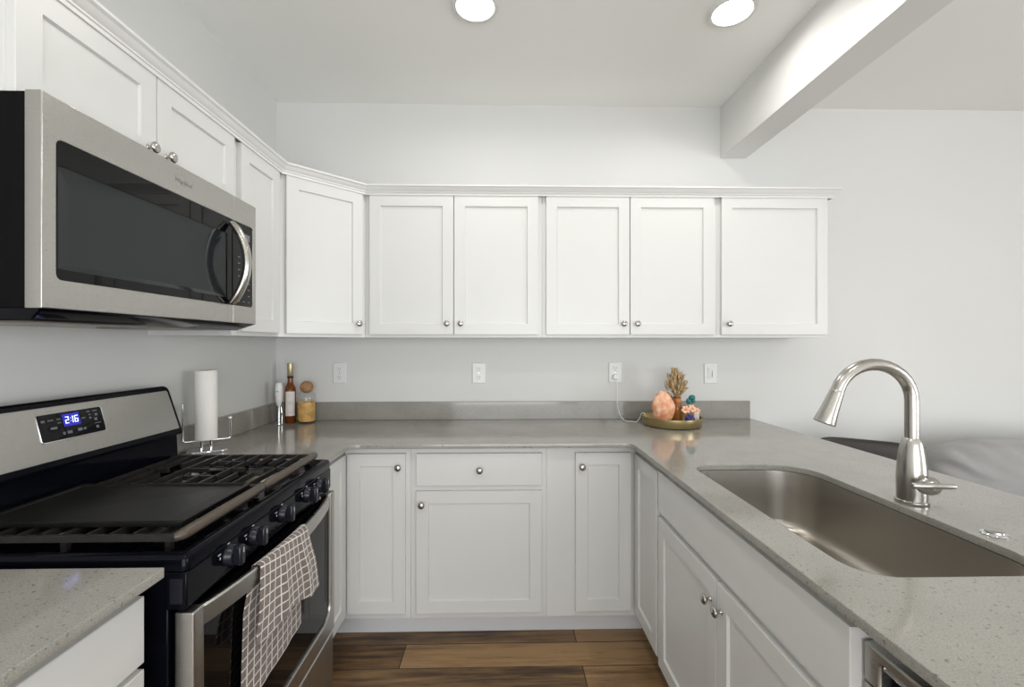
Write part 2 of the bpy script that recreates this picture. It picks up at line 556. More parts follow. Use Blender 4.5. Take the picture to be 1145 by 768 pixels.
# back wall, left to right
def back_upper(x0, x1, doors, label):
    t = cabinet('wall_cabinet', label, 'cabinet', (x0 + e, UF, 0), 0, x1 - x0 - 2 * e, YB - UF - .001, WU0, WU1, G)
    for a, b, k in doors:
        front(t, 'door', a - x0, b - x0, 1.403, 2.1185, (b - x0 - .032) if k == 'r' else (a - x0 + .034), 1.459)
    return t
back_upper(-.704, .209, [(-.678, -.250, 'r'), (-.2455, .187, 'l')], 'white double-door wall cabinet right beside the angled corner cabinet')
back_upper(.209, 1.125, [(.229, .6615, 'r'), (.666, 1.104, 'l')], 'middle white double-door wall cabinet, above the outlet with the plugged-in cord')
back_upper(1.125, 1.711, [(1.145, 1.706, 'l')], 'white single-door wall cabinet at the open right end, above the light switch')
# diagonal corner cabinet
A, Bp = Vector((-1.003, 2.055)), Vector((-.704, UF))
t = thing('corner_wall_cabinet', 'white angled single-door wall cabinet in the corner above the wine bottle', 'cabinet', (A.x, A.y, 0), 0, G)
m = MB().prism([(e, e), (Bp.x - A.x - e, UF - A.y + e), (Bp.x - A.x - e, YB - A.y - .001), (XL - A.x + .001, YB - A.y - .001), (XL - A.x + .001, e)], WU0, WU1)
m.build('body', 'white', t, bevel=.0006, seg=1)
L = (Bp - A).length
ang = math.atan2(Bp.y - A.y, Bp.x - A.x)
d = MB(); shaker(d, .028, L - .022, 1.403, 2.1185)
do = d.build('door', 'white', t, smooth=20)
do.rotation_euler = (0, 0, ang)
knob(do, L - .022 - .030, 1.457)
# left wall
t = cabinet('wall_cabinet', 'narrow white wall cabinet between microwave and angled corner cabinet', 'cabinet', (-1.003, 1.700 + e, 0), R(90), .355 - 2 * e, .304, WU0, WU1, G)
front(t, 'door', .036, .330, 1.403, 2.1185)
t = cabinet('wall_cabinet', 'short white double-door wall cabinet directly above the microwave', 'cabinet', (-1.003, .935, 0), R(90), .765 - e, .304, 1.862, WU1, G)
front(t, 'door', .003, .378, 1.866, 2.1185, .346, 1.902)
front(t, 'door', .382, .757, 1.866, 2.1185, .414, 1.902)

# base cabinets on the back wall
BF = 2.063
GB = 'white base cabinets'
BZ0, BZ1 = .112, CT - SLAB - .001
def base(x0, x1, label, rz=0, loc=None, depth=None):
    return cabinet('base_cabinet', label, 'cabinet', loc or (x0 + e, BF, 0), rz, x1 - x0 - 2 * e, depth or YB - BF - .001, BZ0, BZ1, GB)
t = base(-.712, -.412, 'white base cabinet with one narrow door, left end of the back row by the range')
front(t, 'door', .017, .278, .142, .861, .248, .802)
t = base(-.412, .204, 'white base cabinet with a drawer over one wide door, middle of the back row')
front(t, 'drawer', .026, .593, .716, .861, .312, .788)
front(t, 'door', .026, .593, .142, .692, .052, .634)
t = base(.204, .619, 'white base cabinet with one narrow door beside the peninsula corner')
front(t, 'door', .130, .384, .142, .861, .158, .800)
# left return beside the range (blind corner front)
t = thing('base_cabinet', 'white corner base cabinet with a slim door right beside the range', 'cabinet', (-.714, 1.732, 0), R(90), GB)
MB().box(0, .3295, 0, .59, BZ0, BZ1).build('body', 'white', t, bevel=.0006, seg=1)
front(t, 'door', .012, .302, .142, .861)
# peninsula side, fronts facing -X
PX = .619
def pen(y1, y0, label):
    return cabinet('base_cabinet', label, 'cabinet', (PX, y1 - e, 0), R(-90), y1 - y0 - 2 * e, .60, BZ0, BZ1, GB)
t = pen(2.060, 1.738, 'white peninsula base cabinet with a full-height door next to the inner corner')
front(t, 'door', .022, .312, .142, .861)
# sink base: open-topped so that the basin hangs inside
y1, y0 = 1.738, .767
t = thing('sink_cabinet', 'white double-door base cabinet with a false drawer front below the sink', 'cabinet', (PX, y1 - e, 0), R(-90), GB)
W = y1 - y0 - 2 * e
m = MB().box(0, .018, 0, .60, BZ0, BZ1).box(W - .018, W, 0, .60, BZ0, BZ1).box(.018, W - .018, .585, .60, BZ0, BZ1).box(.018, W - .018, 0, .585, BZ0, .130)
m.box(.018, W - .018, 0, .019, .67, .715).box(.018, W - .018, 0, .019, .868, BZ1).box(W / 2 - .03, W / 2 + .03, 0, .019, .13, .67)
m.build('body', 'white', t, bevel=.001, seg=1)
front(t, 'false', .012, W - .0, .716, .868)
front(t, 'door', .012, .482, .125, .692, .452, .625)
front(t, 'door', .486, W - .004, .125, .692, .516, .625)
# cabinet below the small counter on the left
t = thing('base_cabinet', 'white drawer base cabinet in front of the range under the small counter', 'cabinet', (-.714, -.15, 0), R(90), GB)
MB().box(0, 1.053, 0, .59, BZ0, BZ1).build('body', 'white', t, bevel=.0006, seg=1)
for za, zb in ((.737, .866), (.440, .724), (.142, .427)):
    front(t, 'drawer', .55, 1.0465, za, zb)
    front(t, 'drawer', .01, .545, za, zb)
# toe kicks
struct(MB().box(-.799, .694, 2.140, 2.155, 0, .111).build('baseboard_kitchen', 'kick', bevel=.002))
struct(MB().box(.695, .709, .767, 2.139, 0, .111).build('baseboard_peninsula', 'kick'))
struct(MB().box(-.80, -.785, 1.735, 2.1385, 0, .111).build('baseboard_left', 'kick'))
struct(MB().box(-.80, -.785, -.15, .90, 0, .111).build('baseboard_range', 'kick'))
struct(MB().box(1.225, 1.245, .13, YB - .02, 0, CT - SLAB - .001).build('wall_peninsula', 'wall'))

# ------------------------------------------------------------------ worktops
outer = fillet([(XL + .001, 1.7285), (-.667, 1.7285), (-.667, 1.9955), (.580, 1.9955), (.580, .13), (1.535, .13), (1.470, YB - .001), (XL + .001, YB - .001)],
               [0, 0, .055, .045, .01, .01, 0, 0])
SX0, SX1, SY0, SY1 = .685, 1.092, .842, 1.638
srad = (.13, .075, .075, .11)
hole = rrect(SX0, SX1, SY0, SY1, srad, 10)
me = plate_mesh([outer, list(reversed(hole))], SLAB, .0018, Matrix.Translation((0, 0, CT - SLAB / 2)))
o = finish('quartz_worktop', me, 'quartz', smooth=30)
props(o, 'speckled grey quartz worktop along the back wall and down the sink peninsula', 'countertop')
me = plate_mesh([fillet([(XL + .001, .912), (XL + .001, -.20), (-.667, -.20), (-.667, .912)], [0, 0, .004, .004])], SLAB, .0018, Matrix.Translation((0, 0, CT - SLAB / 2)))
o = finish('quartz_worktop', me, 'quartz', smooth=30)
props(o, 'small speckled quartz worktop in front of the range at lower left', 'countertop')
o = MB().box(XL + .0215, 1.465, YB - .0205, YB - .0005, CT + .0005, 1.018).build('backsplash', 'quartz', bevel=.0015)
props(o, 'long low grey quartz backsplash strip under the outlets on the back wall', 'backsplash')
o = MB().box(XL + .0005, XL + .0205, 1.7285, YB - .0005, CT + .0005, 1.018).build('backsplash', 'quartz', bevel=.0015)
props(o, 'short grey quartz backsplash strip on the left wall behind the paper towel', 'backsplash')

# ------------------------------------------------------------------ sink
t = thing('kitchen_sink', 'large undermount stainless steel sink sunk into the peninsula worktop', 'sink', (.888, 1.24, CT - SLAB - .001))
def sring(inset, z, extra=0):
    rr = [max(.03, q - inset) for q in srad]
    return [(x - .888, y - 1.24, z) for x, y in rrect(SX0 + inset, SX1 - inset, SY0 + inset, SY1 - inset, rr, 10)]
m = MB()
rings = [sring(-.004, -.004), sring(-.004, 0), sring(.0005, 0), sring(.001, -.006), sring(.006, -.10), sring(.012, -.170), sring(.016, -.185), sring(.026, -.197),
         sring(.040, -.203), sring(.08, -.206), sring(.15, -.208)]
m.loft(rings, False, True)
m.build('basin', 'sinksteel', t, smooth=60)
MB().lathe([(.020, -.2045), (.052, -.2050), (.055, -.2065), (.055, -.2075), (.0005, -.2075)][::-1], 28, Matrix.Translation((.06, 0, 0))).build('drain', 'chrome', t, smooth=40)
# air-gap button
o = thing('sink_hole_cover', 'small flat round metal cover on the worktop behind the sink', 'cover', (1.143, 1.025, CT))
MB().lathe([(.0245, .0004), (.0250, .002), (.0235, .004), (.019, .0052)], 28).build('rim', 'chrome', o, smooth=40)
MB().lathe([(.018, .0050), (.0175, .0085), (.015, .0100), (.0005, .0105)], 28).build('button', 'nickel', o, smooth=40)

# ------------------------------------------------------------------ faucet
FX, FY = 1.141, 1.235
t = thing('kitchen_faucet', 'tall arched stainless pull-down kitchen faucet on the worktop behind the sink', 'faucet', (FX, FY, CT))
MB().lathe([(.037, .0005), (.038, .003), (.0375, .009), (.0345, .011)], 32).build('base_ring', 'nickel', t, smooth=40)
MB().lathe([(.0345, .0105), (.0345, .03), (.0350, .07), (.0338, .10), (.0300, .135), (.0250, .165), (.0205, .180), (.0190, .1815)], 32).build('body', 'steel_v', t, smooth=40)
pts = [(0, 0, .1815), (0, 0, .23), (0, 0, .285)]
r_ = .1075
for i in range(1, 15):
    a = math.pi * i / 14 * .915
    pts.append((-r_ + r_ * math.cos(a), 0, .285 + r_ * math.sin(a) * .93))
MB().tube(pts, .0165, 20).build('spout', 'steel_v', t, smooth=60)
P0 = Vector(pts[-1]); dr = (Vector(pts[-1]) - Vector(pts[-2])).normalized()
q = dr.to_track_quat('Z', 'Y').to_matrix().to_4x4()
hm = Matrix.Translation(P0) @ q
hd = MB().lathe([(.0168, -.001), (.0178, .001), (.0178, .006), (.0190, .020), (.0225, .060), (.0270, .092), (.0268, .096), (.022, .0965), (.0005, .0955)], 28, hm).build('spray_head', 'steel_v', t, smooth=40)
sb = MB()
sd = (hm.to_3x3() @ Vector((0, 1, 0)))
side = Vector((1, 0, .35)).normalized()
sb.tube([P0 + dr * .040 + side * .0195, P0 + dr * .048 + side * .0245, P0 + dr * .060 + side * .026, P0 + dr * .070 + side * .0235], [.003, .0055, .0055, .003], 10)
so = sb.build('spray_button', 'black_plastic', hd, smooth=50)
# lever on the side towards the camera
ld = Vector((.08, -1, 0)).normalized()
lm = Matrix.Translation((0, 0, .062)) @ ld.to_track_quat('Z', 'Y').to_matrix().to_4x4()
h = MB().lathe([(.0225, .020), (.0230, .036), (.0250, .040), (.0252, .046), (.0235, .056), (.0180, .066), (.0100, .072), (.0005, .073)], 26, lm).build('lever_hub', 'steel_v', t, smooth=40)
tip = Vector((-.016, -.068, .068))
ax = Vector((1, -.05, -.02)).normalized()
m = MB().tube([tip - ax * .045, tip - ax * .042, tip + ax * .05, tip + ax * .066, tip + ax * .067], [.0060, .0085, .0080, .0066, .004], 14)
m.build('lever', 'steel_v', h, smooth=50)

# ------------------------------------------------------------------ dishwasher
DY1, DY0 = .765, .165
t = thing('dishwasher', 'stainless steel dishwasher with black pocket handle at the end of the peninsula', 'dishwasher', (PX, DY1, 0), R(-90))
DW = DY1 - DY0
MB().box(.003, DW - .003, .030, .58, .02, .849).build('body', 'black_plastic', t)
MB().box(.003, DW - .003, .05, .06, .02, .10).build('kick_plate', 'black_plastic', t)
dm = MB().box(.003, DW - .003, .0, .029, .115, .781).build('door', 'steel', t, bevel=.003)
# control panel: bowed strip with a rounded top edge and a pocket
pm = plate_mesh([rrect(.003, DW - .003, .783, .850, .004, 3), list(reversed(rrect(.036, DW - .036, .788, .831, .006, 4)))], .028, .0045,
                Matrix.Translation((0, .014, 0)) @ Matrix.Rotation(R(90), 4, 'X'))
cp = finish('control_panel', pm, 'steel', t, 30)
MB().box(.037, DW - .037, .020, .029, .789, .830).build('pocket', 'black_plastic', cp)
MB().tube([(.038, .008, .823), (DW - .038, .008, .823)], .0035, 8).build('pocket_lip', 'chrome', cp)

# ------------------------------------------------------------------ microwave
MY0, MY1, MZ0, MZ1, MX = .918, 1.699, 1.428, 1.8605, -.912
t = thing('microwave', 'stainless over-the-range microwave mounted under the short wall cabinet', 'microwave', (MX, MY0, MZ0), R(90))
mw, mh = MY1 - MY0, MZ1 - MZ0
MB().box(.004, mw - .004, .034, .395, .0, mh).build('body', 'black_plastic', t, bevel=.002)
m = MB()                                   # sloped black underside tray
m.loft([[(.0, .0, 0), (mw, .0, 0), (mw, .394, 0), (.0, .394, 0)], [(.025, .045, -.024), (mw - .04, .045, -.024), (mw - .04, .394, -.024), (.025, .394, -.024)]])
un = m.build('underside', 'black_enamel', t, bevel=.003)
for k in range(2):
    x = .10 + k * .36
    m = MB().box(x, x + .20, .10, .30, -.0255, -.0242)
    for q in range(6):
        m.box(x + .012 + q * .03, x + .030 + q * .03, .105, .295, -.0268, -.0250)
    m.build('vent_filter', 'burner', un)
DOORW = .640
def mw_loop(x0, x1, z0, z1, r): return rrect(x0, x1, z0, z1, r, 5)
gx0, gx1, gz0, gz1 = .030, mw - .018, .060, .349
rot = Matrix.Rotation(R(90), 4, 'X')
# door frame (left part) and control side, each stainless with glass let in
o = finish('door', plate_mesh([fillet([(0, 0), (DOORW, 0), (DOORW, gz0), (gx0, gz0), (gx0, gz1), (DOORW, gz1), (DOORW, mh), (0, mh)], [0, 0, 0, .015, .015, 0, 0, 0])], .034, .002,
        Matrix.Translation((0, .017, 0)) @ rot), 'steel', t, 30)
gl = finish('door_glass', plate_mesh([fillet([(gx0 + .0005, gz0 + .0005), (DOORW - .0025, gz0 + .0005), (DOORW - .0025, gz1 - .0005), (gx0 + .0005, gz1 - .0005)], [.015, 0, 0, .015]),
        list(reversed(rrect(.036, .612, .083, .297, .004, 3)))], .012, 0, Matrix.Translation((0, .009, 0)) @ rot), 'black_glass', o, 30)
mw_glass = gl
# window: see-through mesh set back behind the glass frame, with a bevelled inner border
m = MB()
wx0, wx1, wz0, wz1 = .036, .612, .083, .297
m.loft([[(wx0, .006, wz0), (wx1, .006, wz0), (wx1, .006, wz1), (wx0, .006, wz1)],
        [(wx0 + .035, .012, wz0 + .012), (wx1 - .055, .012, wz0 + .012), (wx1 - .055, .012, wz1 - .035), (wx0 + .035, .012, wz1 - .035)]], False, True)
m.build('window', 'mw_mesh', o, smooth=10)
c = finish('control_side', plate_mesh([fillet([(DOORW + .0015, 0), (mw, 0), (mw, mh), (DOORW + .0015, mh), (DOORW + .0015, gz1), (gx1, gz1), (gx1, gz0), (DOORW + .0015, gz0)], [0, 0, 0, 0, 0, .015, .015, 0])], .034, .002,
        Matrix.Translation((0, .017, 0)) @ rot), 'steel', t, 30)
cg = finish('control_panel', plate_mesh([fillet([(DOORW + .0035, gz0 + .0005), (gx1 - .0005, gz0 + .0005), (gx1 - .0005, gz1 - .0005), (DOORW + .0035, gz1 - .0005)], [0, .015, .015, 0])],
        .012, 0, Matrix.Translation((0, .009, 0)) @ rot), 'black_glass', t, 30)
m = MB()
for i in range(9):
    for j in range(3):
        if (i * 3 + j) % 5 == 4: continue
        x = .672 + j * .030; z = .075 + i * .022
        MB().box(x, x + .012, .0022, .0032, z, z + .003).build('key_legend', 'print_dim', cg, smooth=0)
MB().box(.68, .745, .0022, .0032, .295, .318).build('display', 'print_dim', cg, smooth=0)
# bowed handle on the door's right edge
m = MB()
hp = []
for i in range(15):
    s = i / 14
    hp.append((.622, -.006 - .052 * math.sin(math.pi * s) ** .8, .066 + s * .268))
m.tube(hp, [.010 if i in (0, 14) else .0125 for i in range(15)], 14, sq=1.25)
m.build('handle', 'steel_v', o, smooth=60)
# maker's lettering pressed in the top rail, with its swoosh ring
lm_ = Matrix.Translation((.400, -.0004, .389)) @ rot
lg = finish('maker_lettering', text_mesh('Whirlpool', .017, .0003, lm_, .15), 'grey_print', o, 0)
m = MB()
ring = [(.402 + .016 * math.cos(a), -.0007, .389 + .007 * math.sin(a) + .003 * math.cos(a)) for a in [2 * math.pi * i / 24 for i in range(20)]]
m.tube(ring, .0007, 6)
m.build('maker_swoosh', 'foil', o)

# ------------------------------------------------------------------ range
RY0, RY1 = .945, 1.7265
t = thing('gas_range', 'black and stainless freestanding gas range with griddle left of the base cabinets', 'range', (-.647, RY0, 0), R(90))
RW = RY1 - RY0                      # local x along Y, local y = into the wall (X = -.647 - y)
MB().box(.003, RW - .003, .04, .635, .03, .888).build('body', 'black_enamel', t, bevel=.003)
for x in (.05, RW - .05):
    for y in (.08, .58):
        MB().lathe([(.018, 0), (.02, .006), (.012, .010), (.012, .03)], 14, Matrix.Translation((x, y, 0))).build('levelling_foot', 'black_plastic', t)
# cooktop: lipped tray
m = MB()
def rr_(i, z): return [(x, y, z) for x, y in rrect(i, RW - i, 0 + i, .600 - i, .012, 4)]
m.loft([rr_(.0, .889), rr_(-.000, .912), rr_(.003, .919), rr_(.010, .922), rr_(.022, .921), rr_(.034, .908), rr_(.05, .906)], True, True)
m.build('cooktop', 'black_enamel', t, smooth=50)
# fascia
m = MB()
pf = [(.0, .886), (.0, .815), (.006, .808), (.045, .808), (.045, .886)]
m.loft([[(x, y, z) for y, z in pf] for x in (.0, RW)])
fa = m.build('knob_panel', 'black_enamel', t, bevel=.003)
m = MB().box(-.0012, .0, .008, .034, .822, .874)
m.build('end_cap', 'knob_black', fa)
kz = .857
for wy in (1.087, 1.193, 1.348, 1.515, 1.612):
    kx = wy - RY0
    base_m = Matrix.Translation((kx, 0, kz)) @ Matrix.Rotation(R(90), 4, 'X')
    k = MB().lathe([(.0255, .0003), (.0255, .005), (.0235, .008), (.0228, .016), (.0210, .018), (.0005, .0185)], 26, base_m).build('knob', 'knob_black', t, smooth=40)
    MB().box(kx - .0105, kx + .0105, -.0355, -.014, kz - .0235, kz + .0235).build('grip', 'knob_black', k, bevel=.005)
    MB().box(kx - .0008, kx + .0008, -.0363, -.0351, kz + .006, kz + .018).build('pointer', 'print', k)
    for x0, x1, z0, z1 in ((-.004, .004, .0255, .0275), (-.040, -.030, .014, .0165), (-.034, -.031, .003, .008)):
        MB().box(kx + x0, kx + x1, -.0006, .0004, kz + z0, kz + z1).build('dial_legend', 'print', fa, smooth=0)
# oven door
DZ0, DZ1 = .285, .803
dy = -.014                                   # door face (X = -.633)
t_door = finish('oven_door', plate_mesh([fillet([(0, DZ0), (RW, DZ0), (RW, DZ1), (RW - .034, DZ1), (RW - .034, DZ0 + .060), (.034, DZ0 + .060), (.034, DZ1), (0, DZ1)], [.004, .004, .003, .003, .055, .055, .003, .003], 8)], .040, .004,
        Matrix.Translation((0, dy + .020, 0)) @ rot), 'steel', t, 30)
finish('door_glass', plate_mesh([fillet([(.0345, DZ0 + .0605), (RW - .0345, DZ0 + .0605), (RW - .0345, DZ1 - .006), (.0345, DZ1 - .006)], [.055, .055, 0, 0], 8)], .012, 0,
        Matrix.Translation((0, dy + .014, 0)) @ rot), 'black_glass', t_door, 30)
# arched flat handle bar, ends flowing into the door sides
def bar_y(s): return dy + .006 - .040 * math.sin(math.pi * min(1, max(0, s))) ** .75
m = MB()
rings = []
for i in range(33):
    s = i / 32
    x = .034 + s * (RW - .068)
    y = bar_y(s)
    rings.append([(x, yy, zz) for yy, zz in ((y, .757), (y, .794), (y + .004, .798), (y + .011, .798), (y + .014, .794), (y + .014, .757), (y + .011, .753), (y + .004, .753))])
m.loft(rings)
m.build('handle', 'steel', t_door, smooth=25)
# storage drawer
m = MB().box(.0, RW, dy + .004, .039, .075, .275)
m.build('storage_drawer', 'steel', t, bevel=.006)
# back guard
bg_ = MB()
bg_.loft([[(x, .560 + yy, z) for x, yy, z in ((.008, 0, .905), (RW - .008, 0, .905), (RW - .008, .07, .905), (.008, .07, .905))],
          [(x, .566 + yy, z) for x, yy, z in ((.008, 0, 1.035), (RW - .008, 0, 1.035), (RW - .008, .064, 1.035), (.008, .064, 1.035))]])
bgo = bg_.build('back_guard', 'black_enamel', t, bevel=.003)
# display head: slanted rounded box; face from y=.545 (z=1.02) to y=.592 (z=1.203)
fa_, fz0, fz1 = math.atan2(.592 - .545, 1.203 - 1.022), 1.022, 1.203
Lf = math.hypot(.047, fz1 - fz0)
face = Matrix.Translation((0, .545, fz0)) @ Matrix.Rotation(-fa_, 4, 'X') @ rot      # local: x along, y up the face, z out
hd_me = plate_mesh([fillet([(-.001, 0), (RW + .001, 0), (RW - .016, Lf), (.016, Lf)], [.012, .012, .028, .028])], .040, .008, face @ Matrix.Translation((0, 0, -.020)), 3)
head = finish('display_head', hd_me, 'black_enamel', bgo, 50)
st_me = plate_mesh([fillet([(.020, .022), (RW - .020, .022), (RW - .033, Lf - .020), (.033, Lf - .020)], [.004, .004, .008, .008])], .0024, .0006, face @ Matrix.Translation((0, 0, .0010)))
sto = finish('steel_fascia', st_me, 'steel', bgo, 30)
px0, px1, py0, py1 = .272, .462, .073, .147
pan = finish('display_panel', plate_mesh([rrect(px0, px1, py0, py1, .007, 4)], .005, .001, face @ Matrix.Translation((0, 0, .0036))), 'black_glass', t, 30)
rim = finish('display_rim', plate_mesh([rrect(px0 - .001, px1 + .004, py0 - .003, py1 + .001, .008, 4)], .003, .0006, face @ Matrix.Translation((0, 0, .0030))), 'chrome', bgo, 30)
m = MB()
def fp(x, y, z=.0064): return tuple(face @ Vector((x, y, z)))
def fbox(m, x0, x1, y0, y1, z0=.0060, z1=.0064):
    m.loft([[fp(x0, y0, z0), fp(x1, y0, z0), fp(x1, y1, z0), fp(x0, y1, z0)], [fp(x0, y0, z1), fp(x1, y0, z1), fp(x1, y1, z1), fp(x0, y1, z1)]])
fbox(m, .338, .388, .106, .141)
m.build('clock_screen', 'led_glow', pan)
m = MB()
SEG = {'2': 'abged', '1': 'bc', '6': 'afgedc'}
def digit(m, ch, x, y, w_, h_):
    s = .0018
    sk = .10
    def sg(x0, x1, y0, y1): fbox(m, x + x0 + sk * y0, x + x1 + sk * y0, y + y0, y + y1, .0066, .0070)
    H2 = h_ / 2
    for k in SEG[ch]:
        if k == 'a': sg(0, w_, h_ - s, h_)
        if k == 'g': sg(0, w_, H2 - s / 2, H2 + s / 2)
        if k == 'd': sg(0, w_, 0, s)
        if k == 'f': sg(0, s, H2, h_)
        if k == 'e': sg(0, s, 0, H2)
        if k == 'b': sg(w_ - s, w_, H2, h_)
        if k == 'c': sg(w_ - s, w_, 0, H2)
for ch, x in (('2', .344), ('1', .357), ('6', .3715)):
    m = MB(); digit(m, ch, x, .114, .010, .019); m.build('clock_digit', 'led_digit', pan, smooth=0)
for x, y in ((.3595, .1185), (.3600, .1270)):
    m = MB(); fbox(m, x, x + .0015, y, y + .0015, .0066, .0070); m.build('clock_colon_dot', 'led_digit', pan, smooth=0)
for (x, y, w_, h_) in [(.279, .126, .010, .006), (.297, .128, .015, .003), (.322, .128, .010, .003), (.322, .118, .010, .003), (.300, .104, .018, .006),
                       (.330, .085, .007, .007), (.343, .085, .014, .008), (.374, .087, .014, .008), (.392, .088, .008, .006), (.393, .120, .012, .003),
                       (.413, .136, .010, .003), (.432, .136, .014, .003), (.437, .122, .008, .007), (.417, .126, .006, .004), (.417, .116, .006, .005), (.432, .108, .009, .008), (.430, .099, .020, .002), (.432, .085, .009, .008)]:
    m = MB(); fbox(m, x, x + w_, y, y + h_); m.build('panel_legend', 'print_dim', pan, smooth=0)

# burners
def burner(x, y, r):
    b = MB().lathe([(r + .012, .9065), (r + .010, .911), (r, .916), (r - .004, .922), (.0005, .9225)], 26, Matrix.Translation((x, y, 0))).build('burner', 'burner', t, smooth=40)
    MB().lathe([(r - .006, .9228), (r - .004, .925), (r - .006, .929), (r - .012, .931), (.0005, .932)], 26, Matrix.Translation((x, y, 0))).build('burner_cap', 'iron', b, smooth=40)
for x, y, r in ((.185, .16, .044), (.185, .42, .034), (.39, .29, .040), (.60, .165, .050), (.60, .42, .034)):
    burner(x, y, r)

# cast-iron grates: near half under the griddle, far half open
GT = .946
def grate(x0, x1, label, nx):
    g = thing('burner_grate', label, 'grate', (-.647, RY0, 0), R(90), 'cast-iron grates on the range')
    ya, yb = .044, .545
    s = .0055
    m = MB()
    # front rail, thick and rounded
    MB().tube([(x0 + .003, ya + .012, GT - .005), (x0 + .008, ya + .003, GT - .003), (x0 + .018, ya, GT - .002), (x1 - .018, ya, GT - .002), (x1 - .008, ya + .003, GT - .003), (x1 - .003, ya + .012, GT - .005)], [.008, .0115, .0128, .0128, .0115, .008], 14).build('front_rail', 'iron_rail', g, smooth=50)
    def barx(y, a, b, top=GT): m.loft([[(a, y - s, top - .014), (a, y + s, top - .014), (a, y + s * .7, top), (a, y - s * .7, top)], [(b, y - s, top - .014), (b, y + s, top - .014), (b, y + s * .7, top), (b, y - s * .7, top)]])
    def bary(x, a, b, top=GT): m.loft([[(x - s, a, top - .014), (x + s, a, top - .014), (x + s * .7, a, top), (x - s * .7, a, top)], [(x - s, b, top - .014), (x + s, b, top - .014), (x + s * .7, b, top), (x - s * .7, b, top)]])
    bary(x0 + s, ya + .004, yb); bary(x1 - s, ya + .004, yb)
    barx(yb - s, x0, x1)
    ym, xm = (ya + yb) / 2, (x0 + x1) / 2
    for c in (.25, .75):                      # short cross fingers over the burners
        yc = ya + (yb - ya) * c
        bary(xm, yc - .100, yc - .030); bary(xm, yc + .030, yc + .100)
    bary(x0 + (x1 - x0) * .27, ym - .06, ym + .06); bary(x0 + (x1 - x0) * .73, ym - .06, ym + .06)
    for i in range(1, nx):
        y = ya + .008 + (yb - ya - .012) * i / nx
        if i % 3 == 1 or i == nx - 1:
            barx(y, x0 + s, x1 - s)
        else:
            barx(y, x0 + s, x0 + (x1 - x0) * .36); barx(y, x1 - (x1 - x0) * .36, x1 - s)
    for x in (x0 + .012, x1 - .012):
        for y in (ya + .03, ym, yb - .012):
            m.box(x - .006, x + .006, y - .006, y + .006, .9085, GT - .010)
    m.build('grate_bars', 'iron', g, smooth=25)
    return g
grate(.042, .384, 'cast-iron burner grate under the flat griddle on the range', 10)
grate(.386, .756, 'open cast-iron burner grate on the range nearest the paper towel', 10)
# griddle plate lying on the near grate
gr = thing('griddle', 'flat black griddle plate lying on the near half of the range top', 'griddle', (-.647, RY0, GT + .0006), R(90))
def gring(i, z): return [(x, y, z) for x, y in rrect(.085 + i, .368 - i, .070 + i, .540 - i, .012, 4)]
m = MB().loft([gring(.002, 0), gring(0, .003), gring(0, .011), gring(.003, .013), gring(.008, .0125), gring(.012, .008), gring(.020, .0075)])
m.build('plate', 'griddle', gr, smooth=40)
m = MB().loft([[(x, y, z) for x, y in rrect(.100, .353, .086, .112, .006, 3)] for z in (.0078, .0083)])
m.build('grease_trough', 'iron', gr)

# ------------------------------------------------------------------ towel on the oven handle
def towel():
    W_, N, K = .245, 56, 110
    y_mid = .320 + .015
    bm = bmesh.new()
    uvl = bm.loops.layers.uv.new('UVMap')
    grid = []
    for i in range(N + 1):
        u = i / N
        xb = .205 + u * .250                                  # local x where it crosses the bar
        s_bar = (xb - .034) / (RW - .068)
        y_f = bar_y(s_bar)
        fl = .215 - .045 * (1 - u) + .010 * math.sin(u * 9)      # front length
        bl = .300 + .035 * (1 - u)                               # back length
        row = []
        for k in range(K + 1):
            s = k / K
            d_ = -bl + s * (bl + fl + .03)                    # signed length along the cloth, 0 at the bar's back top
            wav = math.sin(u * 17 + .6) * .5 + math.sin(u * 31 + 2) * .25
            if d_ < 0:                                        # back flap between bar and door glass
                q = -d_
                z = .7995 - q
                y = y_f + .0175 + .0035 * wav * min(1, q / .1) * .5
                y = min(y, dy + .0065)
                x = xb - .045 * q * (1 - u) * 1.3 - .03 * min(1, q / .1) * (1 - u) + .02 * q * u
            elif d_ < .03:                                    # over the bar
                a = d_ / .03
                y = y_f + .0175 - a * .0205
                z = .7995 + .0035 * math.sin(math.pi * a)
                x = xb
            else:
                q = d_ - .03
                z = .7995 - q
                y = y_f - .003 - (.009 + .006 * wav) * min(1, q / .12) - .002 * abs(wav)
                x = xb + (u - .42) * .13 * (q / .22) + .003 * math.sin(q * 30 + u * 4) * min(1, q / .1)
            row.append((bm.verts.new((x, y, z)), (u * 11.0 + .4, (d_ + bl) / .0245)))
        grid.append(row)
    for i in range(N):
        for k in range(K):
            q = [grid[i][k], grid[i + 1][k], grid[i + 1][k + 1], grid[i][k + 1]]
            f = bm.faces.new([a[0] for a in q])
            f.smooth = True
            for lp, a in zip(f.loops, q):
                lp[uvl].uv = a[1]
    me = bpy.data.meshes.new('dish_towel')
    bm.to_mesh(me); bm.free()
    o = finish('dish_towel', me, 'towel', None, 0)
    me.polygons.foreach_set('use_smooth', [True] * len(me.polygons))
    o.location = (-.647, RY0, 0); o.rotation_euler = (0, 0, R(90))
    s = o.modifiers.new('thick', 'SOLIDIFY'); s.thickness = .0022; s.offset = 0
    props(o, 'brown and white checked dish towel folded over the oven door handle', 'towel')
towel()

